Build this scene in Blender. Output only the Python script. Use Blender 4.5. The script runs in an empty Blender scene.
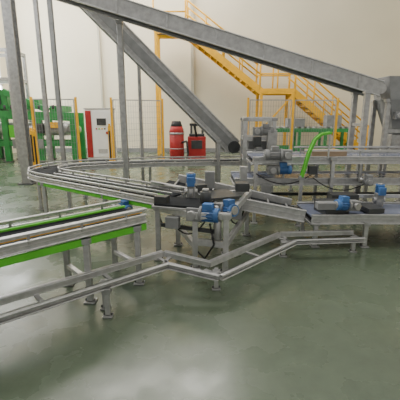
import bpy, bmesh, math, random
from mathutils import Vector, Matrix
random.seed(4)
V=Vector
# ---------------------------------------------------------------- materials
def mat(name,col,rough=.5,metal=0.,var=.12,scale=6.,bump=0.,emit=0,spec=.5,stretch=None):
    m=bpy.data.materials.new(name); m.use_nodes=True
    nt=m.node_tree; b=nt.nodes['Principled BSDF']
    tc=nt.nodes.new('ShaderNodeTexCoord'); n=nt.nodes.new('ShaderNodeTexNoise')
    n.inputs['Scale'].default_value=scale; n.inputs['Detail'].default_value=5
    mp=nt.nodes.new('ShaderNodeMapping'); mp.inputs['Scale'].default_value=stretch or (1,1,1)
    nt.links.new(tc.outputs['Object'],mp.inputs[0]); nt.links.new(mp.outputs[0],n.inputs[0])
    r=nt.nodes.new('ShaderNodeValToRGB')
    lo=[max(0,c*(1-var)) for c in col]; hi=[min(1,c*(1+var)) for c in col]
    r.color_ramp.elements[0].color=(*lo,1); r.color_ramp.elements[1].color=(*hi,1)
    r.color_ramp.elements[0].position=.3; r.color_ramp.elements[1].position=.7
    nt.links.new(n.outputs[0],r.inputs[0]); nt.links.new(r.outputs[0],b.inputs['Base Color'])
    b.inputs['Roughness'].default_value=rough; b.inputs['Metallic'].default_value=metal
    b.inputs['Specular IOR Level'].default_value=spec
    if bump:
        bn=nt.nodes.new('ShaderNodeBump'); bn.inputs['Strength'].default_value=bump; bn.inputs['Distance'].default_value=.02
        nt.links.new(n.outputs[0],bn.inputs['Height']); nt.links.new(bn.outputs[0],b.inputs['Normal'])
    if emit:
        b.inputs['Emission Color'].default_value=(*col,1); b.inputs['Emission Strength'].default_value=emit
    return m
STEEL=mat('galvanised_steel',(.37,.37,.37),.42,.6,.18,14)
ALU=mat('aluminium',(.50,.50,.50),.40,.65,.14,20)
DSTEEL=mat('dark_steel',(.07,.073,.076),.45,.5,.2,9)
GREEN=mat('green_paint',(.10,.50,.03),.4,0,.12,5)
DGREEN=mat('machine_green',(.025,.24,.06),.45,0,.2,5)
YEL=mat('yellow_paint',(.80,.42,.01),.5,0,.1,5)
BLUE=mat('motor_blue',(.05,.15,.38),.45,0,.25,9)
RED=mat('red_paint',(.36,.02,.02),.45,0,.15,5)
WHITE=mat('white_enamel',(.86,.86,.84),.4,0,.03,5)
BLACK=mat('black_rubber',(.02,.02,.022),.6,0,.2,9)
BELT=mat('conveyor_belt',(.022,.024,.027),.8,0,.25,7,spec=.1)
SKYBELT=mat('glossy_belt_sky_tint',(.15,.17,.24),.22,0,.18,5)  # blue is the sky's reflection painted into the belt's base colour
GREY=mat('grey_paint',(.23,.235,.24),.5,0,.15,7)
WALL=mat('wall_plaster',(.74,.68,.53),.85,0,.05,.7,.05)
WALL2=mat('wall_panel',(.74,.68,.53),.85,0,.04,.7,.05)
WIN=mat('window_daylight',(.95,.97,1.),.5,0,.02,1,emit=12)
TRIM=mat('trim_paint',(.48,.45,.36),.7,0,.04,3)
FLOOR=mat('floor_epoxy',(.092,.120,.080),.3,0,.16,.8,spec=.55)
nt=FLOOR.node_tree; b=nt.nodes['Principled BSDF']
n2=nt.nodes.new('ShaderNodeTexNoise'); n2.inputs['Scale'].default_value=2.3; n2.inputs['Detail'].default_value=8
tc=nt.nodes.new('ShaderNodeTexCoord'); nt.links.new(tc.outputs['Object'],n2.inputs[0])
mr=nt.nodes.new('ShaderNodeMapRange'); mr.inputs[1].default_value=.3; mr.inputs[2].default_value=.7; mr.inputs[3].default_value=.14; mr.inputs[4].default_value=.40
nt.links.new(n2.outputs[0],mr.inputs[0]); nt.links.new(mr.outputs[0],b.inputs['Roughness'])
n3=nt.nodes.new('ShaderNodeTexNoise'); n3.inputs['Scale'].default_value=9; n3.inputs['Detail'].default_value=10; n3.inputs['Roughness'].default_value=.75
nt.links.new(tc.outputs['Object'],n3.inputs[0])
r3=nt.nodes.new('ShaderNodeValToRGB'); r3.color_ramp.elements[0].position=.35; r3.color_ramp.elements[0].color=(.84,.84,.84,1)
r3.color_ramp.elements[1].position=.65; r3.color_ramp.elements[1].color=(1.08,1.08,1.08,1)
nt.links.new(n3.outputs[0],r3.inputs[0])
src=b.inputs['Base Color'].links[0].from_socket
mx=nt.nodes.new('ShaderNodeMix'); mx.data_type='RGBA'; mx.blend_type='MULTIPLY'; mx.inputs[0].default_value=1
nt.links.new(src,mx.inputs[6]); nt.links.new(r3.outputs[0],mx.inputs[7]); nt.links.new(mx.outputs[2],b.inputs['Base Color'])

# ---------------------------------------------------------------- builder
class B:
    def __init__(s,name,bevel=.003):
        s.name=name; s.bm=bmesh.new(); s.mats=[]; s.bevel=bevel
    def mi(s,m):
        if m not in s.mats: s.mats.append(m)
        return s.mats.index(m)
    def _hex(s,pts,m):
        vs=[s.bm.verts.new(p) for p in pts]; k=s.mi(m)
        for f in ((0,3,2,1),(4,5,6,7),(0,1,5,4),(1,2,6,5),(2,3,7,6),(3,0,4,7)):
            fc=s.bm.faces.new([vs[i] for i in f]); fc.material_index=k
    def box(s,c,size,m,rz=0):
        c=V(c); x,y,z=[a/2 for a in size]; R=Matrix.Rotation(rz,3,'Z')
        s._hex([c+R@V(p) for p in ((-x,-y,-z),(x,-y,-z),(x,y,-z),(-x,y,-z),(-x,-y,z),(x,-y,z),(x,y,z),(-x,y,z))],m)
    def frame(s,p,q):
        d=(V(q)-V(p)).normalized(); up=V((0,0,1))
        if abs(d.z)>.98: up=V((0,1,0))
        sd=up.cross(d).normalized(); return d,sd,d.cross(sd).normalized()
    def bar(s,p,q,w,h,m,dz=0,ds=0):
        p=V(p);q=V(q); d,sd,u=s.frame(p,q); p=p+u*dz+sd*ds;q=q+u*dz+sd*ds
        a=sd*w/2; c=u*h/2
        s._hex([p-a-c,q-a-c,q+a-c,p+a-c,p-a+c,q-a+c,q+a+c,p+a+c],m)
    def channel(s,p,q,h,t,m,out=1):
        s.bar(p,q,t*.35,h,m)
        s.bar(p,q,t,.012,m,h/2-.006,out*t*.3); s.bar(p,q,t,.012,m,-h/2+.006,out*t*.3)
        s.bar(p,q,t*.5,.012,m,0,out*t*.2)
    def cyl(s,p,q,r,m,seg=14,r2=None):
        p=V(p);q=V(q); r2=r if r2 is None else r2
        d,sd,u=s.frame(p,q); k=s.mi(m); A=[];C=[]
        for i in range(seg):
            t=2*math.pi*i/seg; o=sd*math.cos(t)+u*math.sin(t)
            A.append(s.bm.verts.new(p+o*r)); C.append(s.bm.verts.new(q+o*r2))
        for i in range(seg):
            j=(i+1)%seg; f=s.bm.faces.new([A[i],A[j],C[j],C[i]]); f.material_index=k; f.smooth=True
        f=s.bm.faces.new(A[::-1]); f.material_index=k
        f=s.bm.faces.new(C); f.material_index=k
    def tube(s,pts,r,m,seg=8):
        for a,c in zip(pts,pts[1:]): s.cyl(a,c,r,m,seg)
    def cable(s,p,q,sag,r=.009,m=None):
        p=V(p);q=V(q); pts=[p.lerp(q,i/8)-V((0,0,sag*4*(i/8)*(1-i/8))) for i in range(9)]
        s.tube(pts,r,m or BLACK,6)
    def leg(s,x,y,top,w=.05,m=None,foot=True):
        m=m or ALU
        s.box((x,y,(top+.02)/2),(w,w,top-.02),m)
        s.box((x,y,.008),(w*2,w*1.8,.016),STEEL)
        for sx in (-1,1): s.cyl((x+sx*w*.75,y,.016),(x+sx*w*.75,y,.035),.009,DSTEEL,6)
        s.box((x,y,top-.02),(w+.03,w+.03,.05),STEEL)
    def motor(s,p,d,L=.22,r=.065,body=None,gear=True):
        body=body or BLUE; p=V(p); d=V(d).normalized(); e,sd,u=s.frame(p,p+d)
        if gear:
            s.bar(p-d*.13,p,r*1.7,r*2.0,GREY); s.cyl(p-d*.065-sd*r*1.5,p-d*.065+sd*r*1.5,r*.7,STEEL)
        s.cyl(p,p+d*.03,r*1.25,GREY,18)
        s.cyl(p+d*.03,p+d*L*.75,r*.9,body,18)
        for i in range(14):
            a=2*math.pi*i/14; o=(sd*math.cos(a)+u*math.sin(a))*r*.98
            s.bar(p+d*.03+o,p+d*L*.75+o,.008,.008,body)
        s.cyl(p+d*L*.75,p+d*L,r*1.08,body,18); s.cyl(p+d*L,p+d*(L+.012),r*.75,STEEL,18)
        up=V((0,0,1)) if abs(d.z)<.9 else V((0,-1,0))
        c=p+d*L*.42+up*r*1.3
        s.bar(c-d*.05,c+d*.05,.08,.06,body)
    def rail_fence(s,pts,h,m,step=1.0,r=.025):
        for a,c in zip(pts,pts[1:]):
            a=V(a);c=V(c)
            for k in (h,h*.55): s.cyl(a+V((0,0,k)),c+V((0,0,k)),r,m,8)
            n=max(1,int((c-a).length/step))
            for i in range(n+1):
                p=a.lerp(c,i/n); s.cyl(p,p+V((0,0,h)),r,m,8)
    def done(s):
        me=bpy.data.meshes.new(s.name); bmesh.ops.recalc_face_normals(s.bm,faces=s.bm.faces)
        s.bm.to_mesh(me); s.bm.free()
        for m in s.mats: me.materials.append(m)
        o=bpy.data.objects.new(s.name,me); bpy.context.collection.objects.link(o)
        if s.bevel:
            bv=o.modifiers.new('bevel','BEVEL'); bv.width=s.bevel; bv.segments=1; bv.limit_method='ANGLE'; bv.angle_limit=math.radians(60)
        return o
def offs(pts,d):
    out=[]; P=[V(p) for p in pts]
    for i,p in enumerate(P):
        ns=[]
        for a,c in ((i-1,i),(i,i+1)):
            if a>=0 and c<len(P):
                e=P[c]-P[a]; ns.append(V((-e.y,e.x,0)).normalized())
        n=(sum(ns,V((0,0,0)))).normalized(); k=1/max(.5,n.dot(ns[0]))
        out.append(p+n*d*k)
    return out
def conveyor(b,pts,w,h=.1,belt=None,m=None,drop=.02,t=.045):
    m=m or ALU; belt=belt or BELT
    L=offs(pts,w/2); R=offs(pts,-w/2)
    for i in range(len(pts)-1):
        b.channel(L[i],L[i+1],h,t,m,1); b.channel(R[i],R[i+1],h,t,m,-1)
        p=V(pts[i]);q=V(pts[i+1])
        b.bar(p,q,w-.05,.02,belt,h/2-drop-.01)
        b.bar(p,q,w-.06,.02,DSTEEL,-h/2+.02)
        n=max(1,int((q-p).length/.45)); e=(q-p).normalized(); sd=V((-e.y,e.x,0)).normalized()
        for k in range(n+1):
            c=p.lerp(q,k/n)+V((0,0,-h/2-.0)); b.bar(c-sd*w/2,c+sd*w/2,.03,.03,STEEL)
    return L,R

# ---------------------------------------------------------------- room
def slab(name,c,size,m):
    b=B(name,0); b.box(c,size,m); return b.done()
slab('floor',(0.6,7,-.05),(16.4,20,.1),FLOOR)
slab('wall_back',(0.6,15.1,4.5),(16.2,.2,9),WALL2)
slab('wall_left',(-7.55,7,4.5),(.1,20,9),WALL)
slab('wall_right',(8.75,7,4.5),(.1,20,9),WALL)
b=B('trim_1'); b.box((-.3,14.93,4.5),(.12,.12,9),TRIM); b.done()
b=B('trim_2'); b.box((-3.9,14.95,4.5),(.08,.08,9),TRIM); b.done()
slab('baseboard_back',(0.6,14.97,.08),(16,.05,.16),GREY)
for i,(y,z) in enumerate(((13.2,2.6),(13.2,5.2),(10.5,5),(7.5,5),(4.5,5))):
    b=B('window_%d'%(i+1)); b.box((-7.48,y,z),(.03,1.9,2.1),WIN)
    for dy in (-.95,0,.95): b.box((-7.46,y+dy,z),(.06,.07,2.2),WHITE)
    for dz in (-1.05,0,1.05): b.box((-7.46,y,z+dz),(.06,1.95,.07),WHITE)
    b.done()

# ---------------------------------------------------------------- near belt conveyor (bottom left)
b=B('belt_conveyor')
pts=[(-3.1,1.12,.64),(-.66,3.40,.64)]
L,R=conveyor(b,pts,.44,.08,t=.03)
b.bar(R[0],R[1],.025,.06,GREEN,-.085); b.bar(L[0],L[1],.025,.05,GREEN,-.085)
for side,w_ in ((L,.03),(R,.05)):
    a=V(side[0])+V((0,0,.09));c=V(side[1])+V((0,0,.09))
    b.bar(a,c,w_,.012,ALU); b.bar(a,c,.012,.035,ALU,-.01)
    for k in range(8):
        p=a.lerp(c,(k+.5)/8); b.box(p-V((0,0,.05)),(.02,.02,.1),STEEL,.75)
mid0=V(pts[0])+V((0,0,.04));mid1=V(pts[1])+V((0,0,.04))
b.bar(mid0,mid1,.012,.012,YEL,0,-.16); b.bar(mid0,mid1,.03,.02,GREEN,0,.14)
for t in (.4,.82,.97):
    p=V(L[0]).lerp(V(L[1]),t); q=V(R[0]).lerp(V(R[1]),t)
    b.leg(p.x,p.y,.58); b.leg(q.x,q.y,.58); b.bar((p.x,p.y,.2),(q.x,q.y,.2),.04,.04,ALU)
b.done()

# ---------------------------------------------------------------- low guide track
b=B('low_guide_track')
pts=[(-2.9,.98,.27),(-.32,3.13,.27),(.13,3.03,.2),(1.0,3.9,.2),(1.85,3.98,.2)]
L=offs(pts,.12);R=offs(pts,-.12)
for i in range(4):
    b.channel(L[i],L[i+1],.055,.05,ALU,1); b.channel(R[i],R[i+1],.055,.05,ALU,-1)
    p=V(pts[i]);q=V(pts[i+1])
    n=max(1,int((q-p).length/.5)); e=(q-p).normalized(); sd=V((-e.y,e.x,0))
    for k in range(n+1):
        c=p.lerp(q,k/n); b.bar(c-sd*.12,c+sd*.12,.035,.02,STEEL,-.03)
for x,y,h in ((-.79,2.72,.25),(-.74,2.6,.25),(.15,3.06,.18),(.95,3.84,.18),(1.8,3.98,.18)):
    b.leg(x,y,h,.04)
b.done()

# ---------------------------------------------------------------- loop conveyor
b=B('loop_roller_conveyor')
pts=[(-.34,4.03,.64),(-2.25,5.42,.64),(-2.46,5.62,.64),(-2.56,5.85,.64),(-2.55,6.12,.64),(-2.42,6.36,.64),(-2.2,6.54,.64),(-1.95,6.64,.64),(-.7,7.02,.64),(2.6,7.3,.64)]
L,R=conveyor(b,pts,.44,.08,t=.03)
for side in (L,R):
    for i in range(len(side)-1):
        a=V(side[i])+V((0,0,.08));c=V(side[i+1])+V((0,0,.08)); b.bar(a,c,.022,.025,ALU)
        for k in range(max(1,int((c-a).length/.35))):
            p=a.lerp(c,(k+.5)/max(1,int((c-a).length/.35))); b.box(p-V((0,0,.04)),(.02,.02,.08),STEEL)
b.bar(L[0],L[1],.025,.045,GREEN,-.07); b.bar(R[0],R[1],.025,.045,GREEN,-.07)
b.bar(V(pts[0])+V((0,0,.05)),V(pts[1])+V((0,0,.05)),.04,.02,GREEN,0,.12)
b.bar(V(pts[0])+V((0,0,.05)),V(pts[1])+V((0,0,.05)),.02,.02,ALU,0,-.03)
for x,y in ((-2.69,5.9),(-2.3,5.2),(-2.08,5.58),(-1.2,4.42),(-.95,4.76),(-2.2,6.75),(-1.0,7.15),(.4,7.32),(1.9,7.4)):
    b.leg(x,y,.6)
b.motor((-.95,4.15,.5),(.6,-.6,0),.18,.05)
b.done()

# ---------------------------------------------------------------- central transfer unit
b=B('transfer_unit')
for x,y in ((-.27,4.21),(-.05,3.52),(.26,3.43),(.62,4.58),(.2,4.5),(-.46,3.76)): b.leg(x,y,.62,.055)
b.leg(.3,3.9,.62,.05)
for a,c in (((-.46,3.76,.6),(-.05,3.45,.6)),((-.05,3.45,.6),(.3,3.42,.6)),((-.46,3.76,.6),(-.2,4.3,.6)),((-.2,4.3,.6),(.65,4.55,.6)),((.28,3.42,.6),(.65,4.55,.6)),
            ((-.27,4.21,.25),(-.05,3.52,.25)),((.26,3.43,.3),(.62,4.58,.3)),((-.05,3.52,.3),(.26,3.43,.3))):
    b.bar(a,c,.045,.07,ALU)
b.box((-.16,3.72,.665),(.56,.36,.025),BELT,-.3); b.box((-.16,3.72,.64),(.6,.40,.03),STEEL,-.3)
b.box((.2,4.05,.68),(.42,.4,.02),DSTEEL,.35)
b.channel((-.62,4.43,.70),(1.25,4.12,.40),.15,.05,ALU,-1)
b.channel((-.3,4.78,.72),(1.2,4.6,.42),.14,.05,ALU,1)
b.bar((-.45,4.6,.70),(1.2,4.35,.40),.4,.02,BELT)
for k in range(7):
    c=V((-.3,4.6,.715)).lerp(V((1.1,4.37,.44)),k/6); b.bar(c+V((-.02,-.2,0)),c+V((.02,.2,0)),.02,.02,STEEL)
b.motor((.0,3.5,.60),(.9,-.3,0),.20,.068); b.motor((.26,3.62,.62),(.5,-.7,.1),.15,.06)
b.motor((-.1,3.95,.80),(0,0,1),.14,.048); b.cyl((-.1,3.95,.66),(-.1,3.95,.78),.055,STEEL)
b.cyl((.06,3.66,.68),(.06,3.66,.80),.06,DSTEEL); b.cyl((.06,3.66,.80),(.06,3.66,.83),.035,STEEL)
b.box((-.40,3.68,.7),(.14,.1,.1),DSTEEL,-.3); b.box((.12,4.35,.8),(.12,.1,.2),GREY)
b.box((-.28,3.55,.5),(.14,.08,.12),GREY,-.3); b.box((.42,4.0,.5),(.1,.2,.16),GREY)
b.box((.5,4.2,.74),(.16,.14,.1),DSTEEL); b.box((.0,4.2,.72),(.14,.1,.1),DSTEEL,.4)
b.tube([(.1,3.5,.5),(.14,3.42,.3),(.05,3.5,.12),(-.05,3.55,.2)],.01,BLACK)
b.cable((-.3,3.6,.5),(.05,3.5,.52),.14); b.cable((.3,3.7,.55),(.6,4.5,.5),.2); b.cable((-.45,3.8,.5),(-.3,4.2,.5),.2)
b.cyl((.18,3.44,.35),(.18,3.44,.55),.035,STEEL); b.bar((-.42,3.72,.42),(.2,3.46,.42),.03,.04,DSTEEL)
b.done()

# ---------------------------------------------------------------- right side tiered conveyor
b=B('tiered_belt_conveyor')
conveyor(b,[(.75,5.45,.93),(3.9,5.5,.93)],.6,.11,SKYBELT)
conveyor(b,[(.5,5.45,.62),(3.9,5.5,.62)],.6,.11,SKYBELT)
for x in (.8,1.9,3.0,3.8):
    for y in (5.12,5.82): b.leg(x,y,.98)
for x in (1.2,2.3,3.4): b.box((x,5.12,.78),(.03,.03,.2),STEEL)
for y in (5.18,5.76):
    b.bar((1.5,y,1.06),(3.9,y+.05,1.06),.02,.03,ALU)
    for x in (1.6,2.3,3.0,3.7): b.box((x,y,1.02),(.02,.02,.1),STEEL)
b.box((1.85,5.35,1.02),(.5,.4,.07),mat('cardboard',(.30,.22,.15),.8))
b.motor((1.15,5.05,1.02),(-1,0,0),.24,.07,GREY); b.motor((1.1,5.1,.80),(1,0,0),.2,.06)
b.motor((2.35,5.0,.66),(0,-1,0),.12,.05,GREY)
b.box((.95,5.1,.5),(.14,.1,.18),GREY); b.box((1.6,5.08,.8),(.12,.08,.12),DSTEEL); b.box((.62,5.1,.75),(.1,.1,.2),STEEL)
b.cable((.8,5.08,.75),(1.6,5.06,.75),.15); b.cable((1.6,5.05,.7),(2.35,5.02,.62),.14)
b.bar((.5,5.75,.3),(3.8,5.8,.3),.05,.05,DSTEEL); b.bar((.5,5.12,.25),(3.8,5.15,.25),.04,.05,STEEL)
b.done()
b=B('low_belt_conveyor')
L,R=conveyor(b,[(1.32,4.42,.36),(1.9,4.44,.36),(3.8,4.37,.36)],.6,.12,SKYBELT)
for x,y in ((1.4,4.15),(2.0,4.14),(3.0,4.09),(1.4,4.7),(3.0,4.68)): b.leg(x,y,.32)
b.box((1.62,4.3,.47),(.3,.3,.14),DSTEEL,.2); b.box((1.5,4.16,.52),(.22,.12,.08),GREY)
b.box((1.85,4.55,.5),(.34,.2,.16),DSTEEL); b.box((2.1,4.3,.45),(.2,.3,.06),DSTEEL,.1)
b.motor((1.78,4.17,.52),(-1,-.3,.1),.18,.06); b.motor((2.35,4.6,.55),(0,0,1),.14,.05)
b.cyl((2.35,4.6,.4),(2.35,4.6,.5),.06,GREY)
b.bar((2.0,4.75,.5),(3.8,4.7,.5),.02,.05,ALU)
b.done()

# ---------------------------------------------------------------- lift tower
b=B('lift_tower')
for x,y in ((.80,6.45),(1.3,6.45),(.80,6.85),(1.3,6.85)): b.leg(x,y,1.5,.07)
for z in (.8,1.15,1.48):
    b.bar((.8,6.45,z),(1.3,6.45,z),.05,.07,ALU); b.bar((.8,6.85,z),(1.3,6.85,z),.05,.07,ALU); b.bar((.8,6.45,z),(.8,6.85,z),.05,.07,ALU); b.bar((1.3,6.45,z),(1.3,6.85,z),.05,.07,ALU)
b.box((1.05,6.65,.95),(.36,.3,.3),GREY); b.box((1.25,6.35,1.05),(.16,.12,.5),STEEL); b.box((1.0,6.38,1.1),(.14,.1,.16),DSTEEL)
b.motor((1.05,6.36,1.28),(1,0,0),.22,.07,GREY); b.motor((.95,6.36,.9),(1,0,0),.2,.06,GREY)
b.done()

# ---------------------------------------------------------------- inclined conveyors
b=B('inclined_conveyor')
p0=V((-2.35,6.1,3.47));p1=V((2.85,6.1,1.96))
for y in (-.2,.2):
    a=p0+V((0,y,0));c=p1+V((0,y,0))
    b.bar(a,c,.02,.21,STEEL); b.bar(a,c,.05,.018,ALU,.11); b.bar(a,c,.05,.018,ALU,-.11)
    for k in range(7):
        q=a.lerp(c,(k+.5)/7); b.box(q,(.03,.045,.20),STEEL)
b.bar(p0,p1,.38,.02,BELT,.07); b.bar(p0,p1,.38,.02,DSTEEL,-.07)
b.cyl(p0+V((0,-.2,0)),p0+V((0,.2,0)),.08,STEEL); b.cyl(p1+V((0,-.2,0)),p1+V((0,.2,0)),.08,STEEL)
for x,z in ((-1.30,3.03),(2.62,1.93)):
    for y in ((5.87,6.33) if x>0 else (6.33,)): b.leg(x,y,z,.08,STEEL)
for z in (.4,1.4): b.bar((2.62,5.87,z),(2.62,6.33,z),.05,.05,STEEL)
b.done()
b=B('steep_inclined_conveyor')
p0=V((-2.1,6.75,3.62));p1=V((.62,7.15,.95)); 
d=(p1-p0).normalized(); sd=V((0,0,1)).cross(d).normalized(); 
for s_ in (-.21,.21):
    a=p0+sd*s_;c=p1+sd*s_
    b.bar(a,c,.02,.3,STEEL); b.bar(a,c,.05,.025,ALU,.15); b.bar(a,c,.05,.025,ALU,-.15)
    b.bar(a,c,.028,.14,GREY)
b.bar(p0,p1,.4,.02,BELT,.1); b.bar(p0,p1,.4,.02,BELT,-.1)
b.cyl(p1-sd*.24,p1+sd*.24,.12,DSTEEL); b.cyl(p0-sd*.24,p0+sd*.24,.12,DSTEEL)
b.leg(.35,6.75,1.1,.06,STEEL); b.leg(.35,7.6,1.1,.06,STEEL); b.bar((.35,6.75,1.08),(.35,7.6,1.08),.05,.05,STEEL)
b.leg(-1.17,7.3,2.75,.06,STEEL)
b.done()

# ---------------------------------------------------------------- discharge hopper on right
b=B('discharge_hopper')
def frus(c,z0,z1,a,bb,m):
    P=[]
    for z,s_ in ((z0,a),(z1,bb)):
        for x,y in ((-1,-1),(1,-1),(1,1),(-1,1)): P.append(V((c[0]+x*s_[0]/2,c[1]+y*s_[1]/2,z)))
    b._hex(P,m)
frus((3.35,6.2),1.8,2.15,(.66,.56),(.8,.6),GREY)
frus((3.35,6.2),1.25,1.8,(.32,.3),(.66,.56),GREY)
b.box((3.35,6.2,1.12),(.36,.34,.25),STEEL)
for x in (3.02,3.68):
    for y in (5.98,6.45): b.leg(x,y,1.8,.07,STEEL)
b.bar((3.02,5.98,1.3),(3.68,5.98,1.3),.05,.06,STEEL); b.bar((3.02,5.98,1.8),(3.68,5.98,1.8),.05,.06,ALU)
b.motor((3.25,5.95,1.55),(1,0,0),.2,.06,GREY)
b.done()

# ---------------------------------------------------------------- green slanted chute guard
b=B('slanted_chute_guard')
arc=[(1.42,.72),(1.50,1.06),(1.57,1.24),(1.65,1.31),(1.78,1.33)]
for (x0,z0),(x1,z1) in zip(arc,arc[1:]):
    b.bar((x0,4.97,z0),(x1,4.97,z1),.10,.012,GREEN)
    for y in (4.925,5.015): b.bar((x0,y,z0),(x1,y,z1),.01,.032,GREEN)
b.leg(1.42,4.97,.73,.045); b.bar((1.77,4.97,1.32),(1.77,4.97,.98),.02,.02,ALU)
b.done()

# ---------------------------------------------------------------- steel columns
def post(x,y,h,w,m):
    b=B('steel_post'); b.box((x,y,h/2),(w*.25,w,h),m); b.box((x,y-w/2,h/2),(w,.02,h),m); b.box((x,y+w/2,h/2),(w,.02,h),m)
    b.box((x,y,.01),(w*1.8,w*1.8,.02),DSTEEL); b.box((x,y,h),(w*1.5,w*1.5,.03),DSTEEL)
    for sx in (-1,1):
        for sy in (-1,1): b.cyl((x+sx*w*.7,y+sy*w*.7,.02),(x+sx*w*.7,y+sy*w*.7,.045),.012,STEEL,6)
    return b.done()
post(-3.97,8.2,5,.2,STEEL); post(-3.9,9.4,5.2,.09,STEEL); post(-4.02,10.6,5.2,.11,GREY); post(-1.86,8.9,4.2,.11,STEEL)

# ---------------------------------------------------------------- control cabinet
b=B('control_cabinet',.008)
b.box((-3.27,12.1,.9),(.88,.42,1.6),WHITE); b.box((-3.27,12.1,.05),(.84,.38,.1),DSTEEL)
b.box((-3.6,11.875,.9),(.18,.03,1.5),RED); b.box((-3.18,11.88,.9),(.62,.02,1.48),WHITE)
b.box((-2.86,11.88,.9),(.02,.03,1.5),DSTEEL); b.box((-3.27,12.1,1.71),(.92,.46,.03),GREY)
b.box((-3.18,11.86,1.3),(.30,.02,.22),DSTEEL); b.cyl((-3.0,11.87,.95),(-3.0,11.83,.95),.05,RED)
b.box((-2.9,11.86,.95),(.02,.03,.16),DSTEEL)
for k in range(4): b.cyl((-3.35+.09*k,11.87,1.08),(-3.35+.09*k,11.845,1.08),.025,[RED,GREEN,YEL,BLACK][k])
for k in range(5): b.box((-3.18,11.865,.3+.03*k),(.3,.01,.012),GREY)
b.done()

# ---------------------------------------------------------------- fences
def fence(pts,h=2.0,frame=YEL,name='mesh_safety_fence'):
    b=B(name,0)
    for a,c in zip(pts,pts[1:]):
        a=V((*a,0));c=V((*c,0)); L=(c-a).length; n=max(1,round(L/1.25))
        for i in range(n):
            p=a.lerp(c,i/n);q=a.lerp(c,(i+1)/n); e=(q-p).normalized(); p2=p+e*.06;q2=q-e*.06
            z=V((0,0,1))
            for zz in (.15,h-.03): b.bar(p2+z*zz,q2+z*zz,.025,.03,STEEL)
            for w in (p2,q2): b.bar(w+z*.15,w+z*(h-.03),.025,.025,STEEL)
            l=(q2-p2).length
            k=int(l/.08)
            for j in range(1,k): 
                w=p2.lerp(q2,j/k); b.bar(w+z*.15,w+z*(h-.03),.006,.006,GREY)
            k=int(h/.2)
            for j in range(1,k):
                b.bar(p2+z*(.15+(h-.18)*j/k),q2+z*(.15+(h-.18)*j/k),.006,.006,GREY)
        for i in range(n+1):
            p=a.lerp(c,i/n); b.box((p.x,p.y,h/2+.02),(.06,.06,h+.04),frame); b.box((p.x,p.y,.008),(.16,.14,.016),frame)
    return b.done()
fence([(-4.95,10.95),(-3.70,11.1)])
fence([(-2.72,11.4),(-1.25,12.4)])
fence([(1.5,11.6),(4.4,11.9)])
def safety_post(x,y,h):
    b=B('yellow_safety_post')
    b.box((x,y,.02+h/2),(.08,.08,h),YEL); b.box((x,y,.01),(.2,.2,.02),YEL); b.box((x,y-.045,h*.55),(.04,.02,h*.7),BLACK); b.cyl((x,y,h+.02),(x,y,h+.08),.03,YEL); b.done()
safety_post(-4.35,9.6,1.1); safety_post(-2.62,10.6,1.2); safety_post(-4.75,10.3,1.1)
# ---------------------------------------------------------------- staircase
b=B('staircase')
def flight(x0,z0,x1,z1,n):
    for y in (13.5,14.4):
        b.bar((x0,y,z0),(x1,y,z1),.05,.24,YEL)
        for k in (1.0,.55): b.cyl((x0,y,z0+k),(x1,y,z1+k),.03,YEL,8)
        for i in range(5):
            t=(i+.1)/4.2; x=x0+(x1-x0)*t;z=z0+(z1-z0)*t; b.cyl((x,y,z),(x,y,z+1.0),.028,YEL,8)
    for i in range(n):
        t=(i+.5)/n; x=x0+(x1-x0)*t;z=z0+(z1-z0)*t
        b.box((x,13.95,z+.06),(.26,.86,.04),DSTEEL); b.box((x-.12,13.95,z+.0),(.02,.86,.12),YEL)
flight(-.5,4.35,2.2,2.33,12)
flight(3.35,2.33,6.25,.05,12)
for x0,x1,z in ((-1.6,-.5,4.35),(2.15,3.4,2.33)):
    b.box(((x0+x1)/2,13.95,z+.05),(x1-x0,.9,.04),GREY)
    for y in (13.5,14.4): b.bar((x0,y,z),(x1,y,z),.06,.2,YEL)
    b.rail_fence([(x0,13.5,z+.05),(x1,13.5,z+.05)],1.0,YEL,.6,.028)
    for x in (x0+.06,x1-.06):
        for y in (13.5,14.4):
            if z<3 or x<-1: b.box((x,y,z/2),(.10,.10,z),YEL)
b.rail_fence([(2.15,14.4,2.4),(3.4,14.4,2.4)],1.0,YEL,.6,.028)
b.bar((2.2,13.5,.9),(3.35,13.5,2.2),.06,.06,YEL)
b.done()

# ---------------------------------------------------------------- red equipment
def stacker(x,y):
    b=B('pallet_stacker',.01)
    b.box((x,y,.5),(.56,.4,.72),RED); b.box((x,y,.9),(.48,.34,.08),BLACK); b.box((x,y-.02,.10),(.58,.42,.08),BLACK)
    b.box((x,y-.205,.62),(.34,.012,.26),DSTEEL)
    b.tube([(x,y-.16,.85),(x-.05,y-.32,1.1),(x-.07,y-.34,1.22)],.035,BLACK)
    b.bar((x-.22,y-.35,1.24),(x+.1,y-.35,1.24),.06,.07,BLACK)
    for s_ in (-.18,.18):
        b.box((x+s_,y+.26,.65),(.07,.08,1.1),DSTEEL); b.box((x+s_,y+.8,.1),(.15,1.0,.05),DSTEEL); b.cyl((x+s_-.04,y-.05,.07),(x+s_+.04,y-.05,.07),.07,BLACK)
        b.cyl((x+s_-.04,y+1.2,.05),(x+s_+.04,y+1.2,.05),.05,BLACK)
    b.box((x,y+.26,1.2),(.42,.08,.06),DSTEEL)
    b.done()
stacker(-.1,11.5)
b=B('wheeled_drum_vacuum',.006)
x,y=-.72,11.2
b.box((x,y,.16),(.5,.46,.05),BLACK)
for sx in (-.2,.2):
    for sy in (-.18,.18): b.cyl((x+sx-.03,y+sy,.07),(x+sx+.03,y+sy,.07),.07,BLACK)
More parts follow.
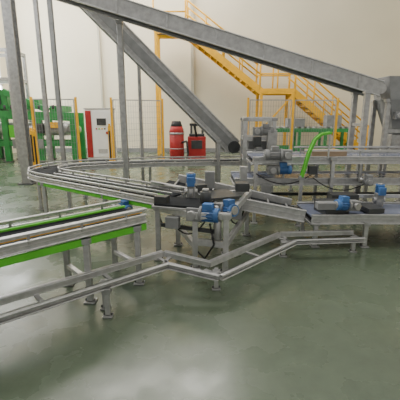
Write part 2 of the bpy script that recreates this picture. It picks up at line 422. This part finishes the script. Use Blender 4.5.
b.cyl((x,y,.18),(x,y,.95),.22,RED,28); b.cyl((x,y,.95),(x,y,1.0),.235,STEEL,28); b.cyl((x,y,1.0),(x,y,1.18),.23,RED,28,.18); b.cyl((x,y,1.18),(x,y,1.34),.18,BLACK,24,.13)
b.cyl((x,y,.5),(x,y,.53),.225,STEEL,28)
b.tube([(x-.2,y+.22,.18),(x-.2,y+.26,1.1),(x+.2,y+.26,1.1),(x+.2,y+.22,.18)],.018,STEEL)
b.tube([(x+.15,y-.12,.7),(x+.32,y-.25,.75),(x+.36,y-.25,.4),(x+.3,y-.25,.12)],.03,BLACK)
b.done()

# ---------------------------------------------------------------- green machine left
b=B('roll_handling_machine')
for y in (11.9,12.7):
    b.bar((-7.3,y,1.55),(-4.0,y,1.45),.1,.26,DGREEN); b.bar((-7.3,y,.6),(-4.0,y,.6),.1,.16,DGREEN)
    for x in (-7.1,-6.3,-5.2,-4.1): b.box((x,y,.75),(.18,.14,1.5),DGREEN); b.box((x,y,.015),(.24,.24,.03),DSTEEL)
for x in (-6.7,-5.9,-4.6): b.box((x,12.3,1.7),(.4,.9,.2),DGREEN)
b.cyl((-6.9,12.1,1.05),(-4.3,12.1,1.05),.2,STEEL,20); b.cyl((-6.9,12.5,1.15),(-4.3,12.5,1.15),.12,WHITE,20)
b.box((-6.6,12.3,2.0),(.8,.6,.6),DGREEN); b.box((-6.6,11.98,2.0),(.4,.04,.3),DSTEEL)
b.bar((-6.3,12.0,2.25),(-4.9,12.0,1.65),.12,.18,DGREEN); b.box((-5.5,12.2,1.85),(.6,.4,.3),DGREEN)
b.box((-6.9,12.0,1.1),(.5,.3,.7),DGREEN)
for x in (-7.0,-5.9):
    for y in (11.75,12.85): b.box((x,y,1.75),(.09,.09,3.5),STEEL)
for z in (2.6,3.45):
    b.bar((-7.0,11.75,z),(-5.9,11.75,z),.08,.1,STEEL); b.bar((-7.0,12.85,z),(-5.9,12.85,z),.08,.1,STEEL)
    for x in (-7.0,-5.9): b.bar((x,11.75,z),(x,12.85,z),.08,.1,STEEL)
for k in range(8): b.cyl((-6.2+.22*k,11.78,1.70),(-6.2+.22*k,11.78,1.82),.04,DSTEEL,8)
b.box((-4.7,11.84,1.2),(.5,.05,.18),YEL); b.box((-5.6,11.84,.6),(1.0,.05,.3),GREY)
b.box((-5.2,11.85,1.1),(.3,.12,.3),DSTEEL); b.box((-5.9,11.82,1.0),(.5,.06,.4),GREEN); b.motor((-4.2,12.1,1.05),(1,0,0),.25,.1,GREEN)
b.done()
b=B('green_frame_table')
for y in (12.5,13.1):
    b.bar((2.4,y,1.0),(5.2,y,1.0),.08,.12,DGREEN); b.bar((2.4,y,.4),(5.2,y,.4),.06,.08,DGREEN)
    for x in (2.5,3.4,4.3,5.1): b.box((x,y,.5),(.09,.09,1.0),DGREEN)
for k in range(14): b.cyl((2.5+.2*k,12.5,1.08),(2.5+.2*k,13.1,1.08),.04,STEEL)
b.box((4.6,12.8,1.3),(.5,.4,.4),GREY); b.box((3.3,12.8,1.25),(.6,.4,.28),GREY)
b.done()

# ---------------------------------------------------------------- lights / world
w=bpy.data.worlds.new('World'); bpy.context.scene.world=w; w.use_nodes=True
w.node_tree.nodes['Background'].inputs[0].default_value=(1,.98,.92,1); w.node_tree.nodes['Background'].inputs[1].default_value=.72
def area(name,loc,rot,size,power,col):
    l=bpy.data.lights.new(name,'AREA'); l.shape='RECTANGLE'; l.size,l.size_y=size; l.energy=power; l.color=col
    o=bpy.data.objects.new(name,l); o.location=loc; o.rotation_euler=[math.radians(a) for a in rot]; bpy.context.collection.objects.link(o)
area('skylight_lamp',(-3,12,8.7),(0,0,0),(8,4),1200,(1,.96,.88))
area('skylight_lamp.001',(0,4,8.7),(0,0,0),(8,3),330,(1,.97,.9))
area('side_daylight_lamp',(8.2,6,3.5),(0,90,0),(3,8),90,(.85,.92,1))

cam=bpy.data.cameras.new('camera'); cam.lens=32.4; cam.sensor_width=36
co=bpy.data.objects.new('camera',cam); co.location=(0,0,1.6); co.rotation_euler=(math.radians(90-13.7),0,0)
bpy.context.collection.objects.link(co); bpy.context.scene.camera=co
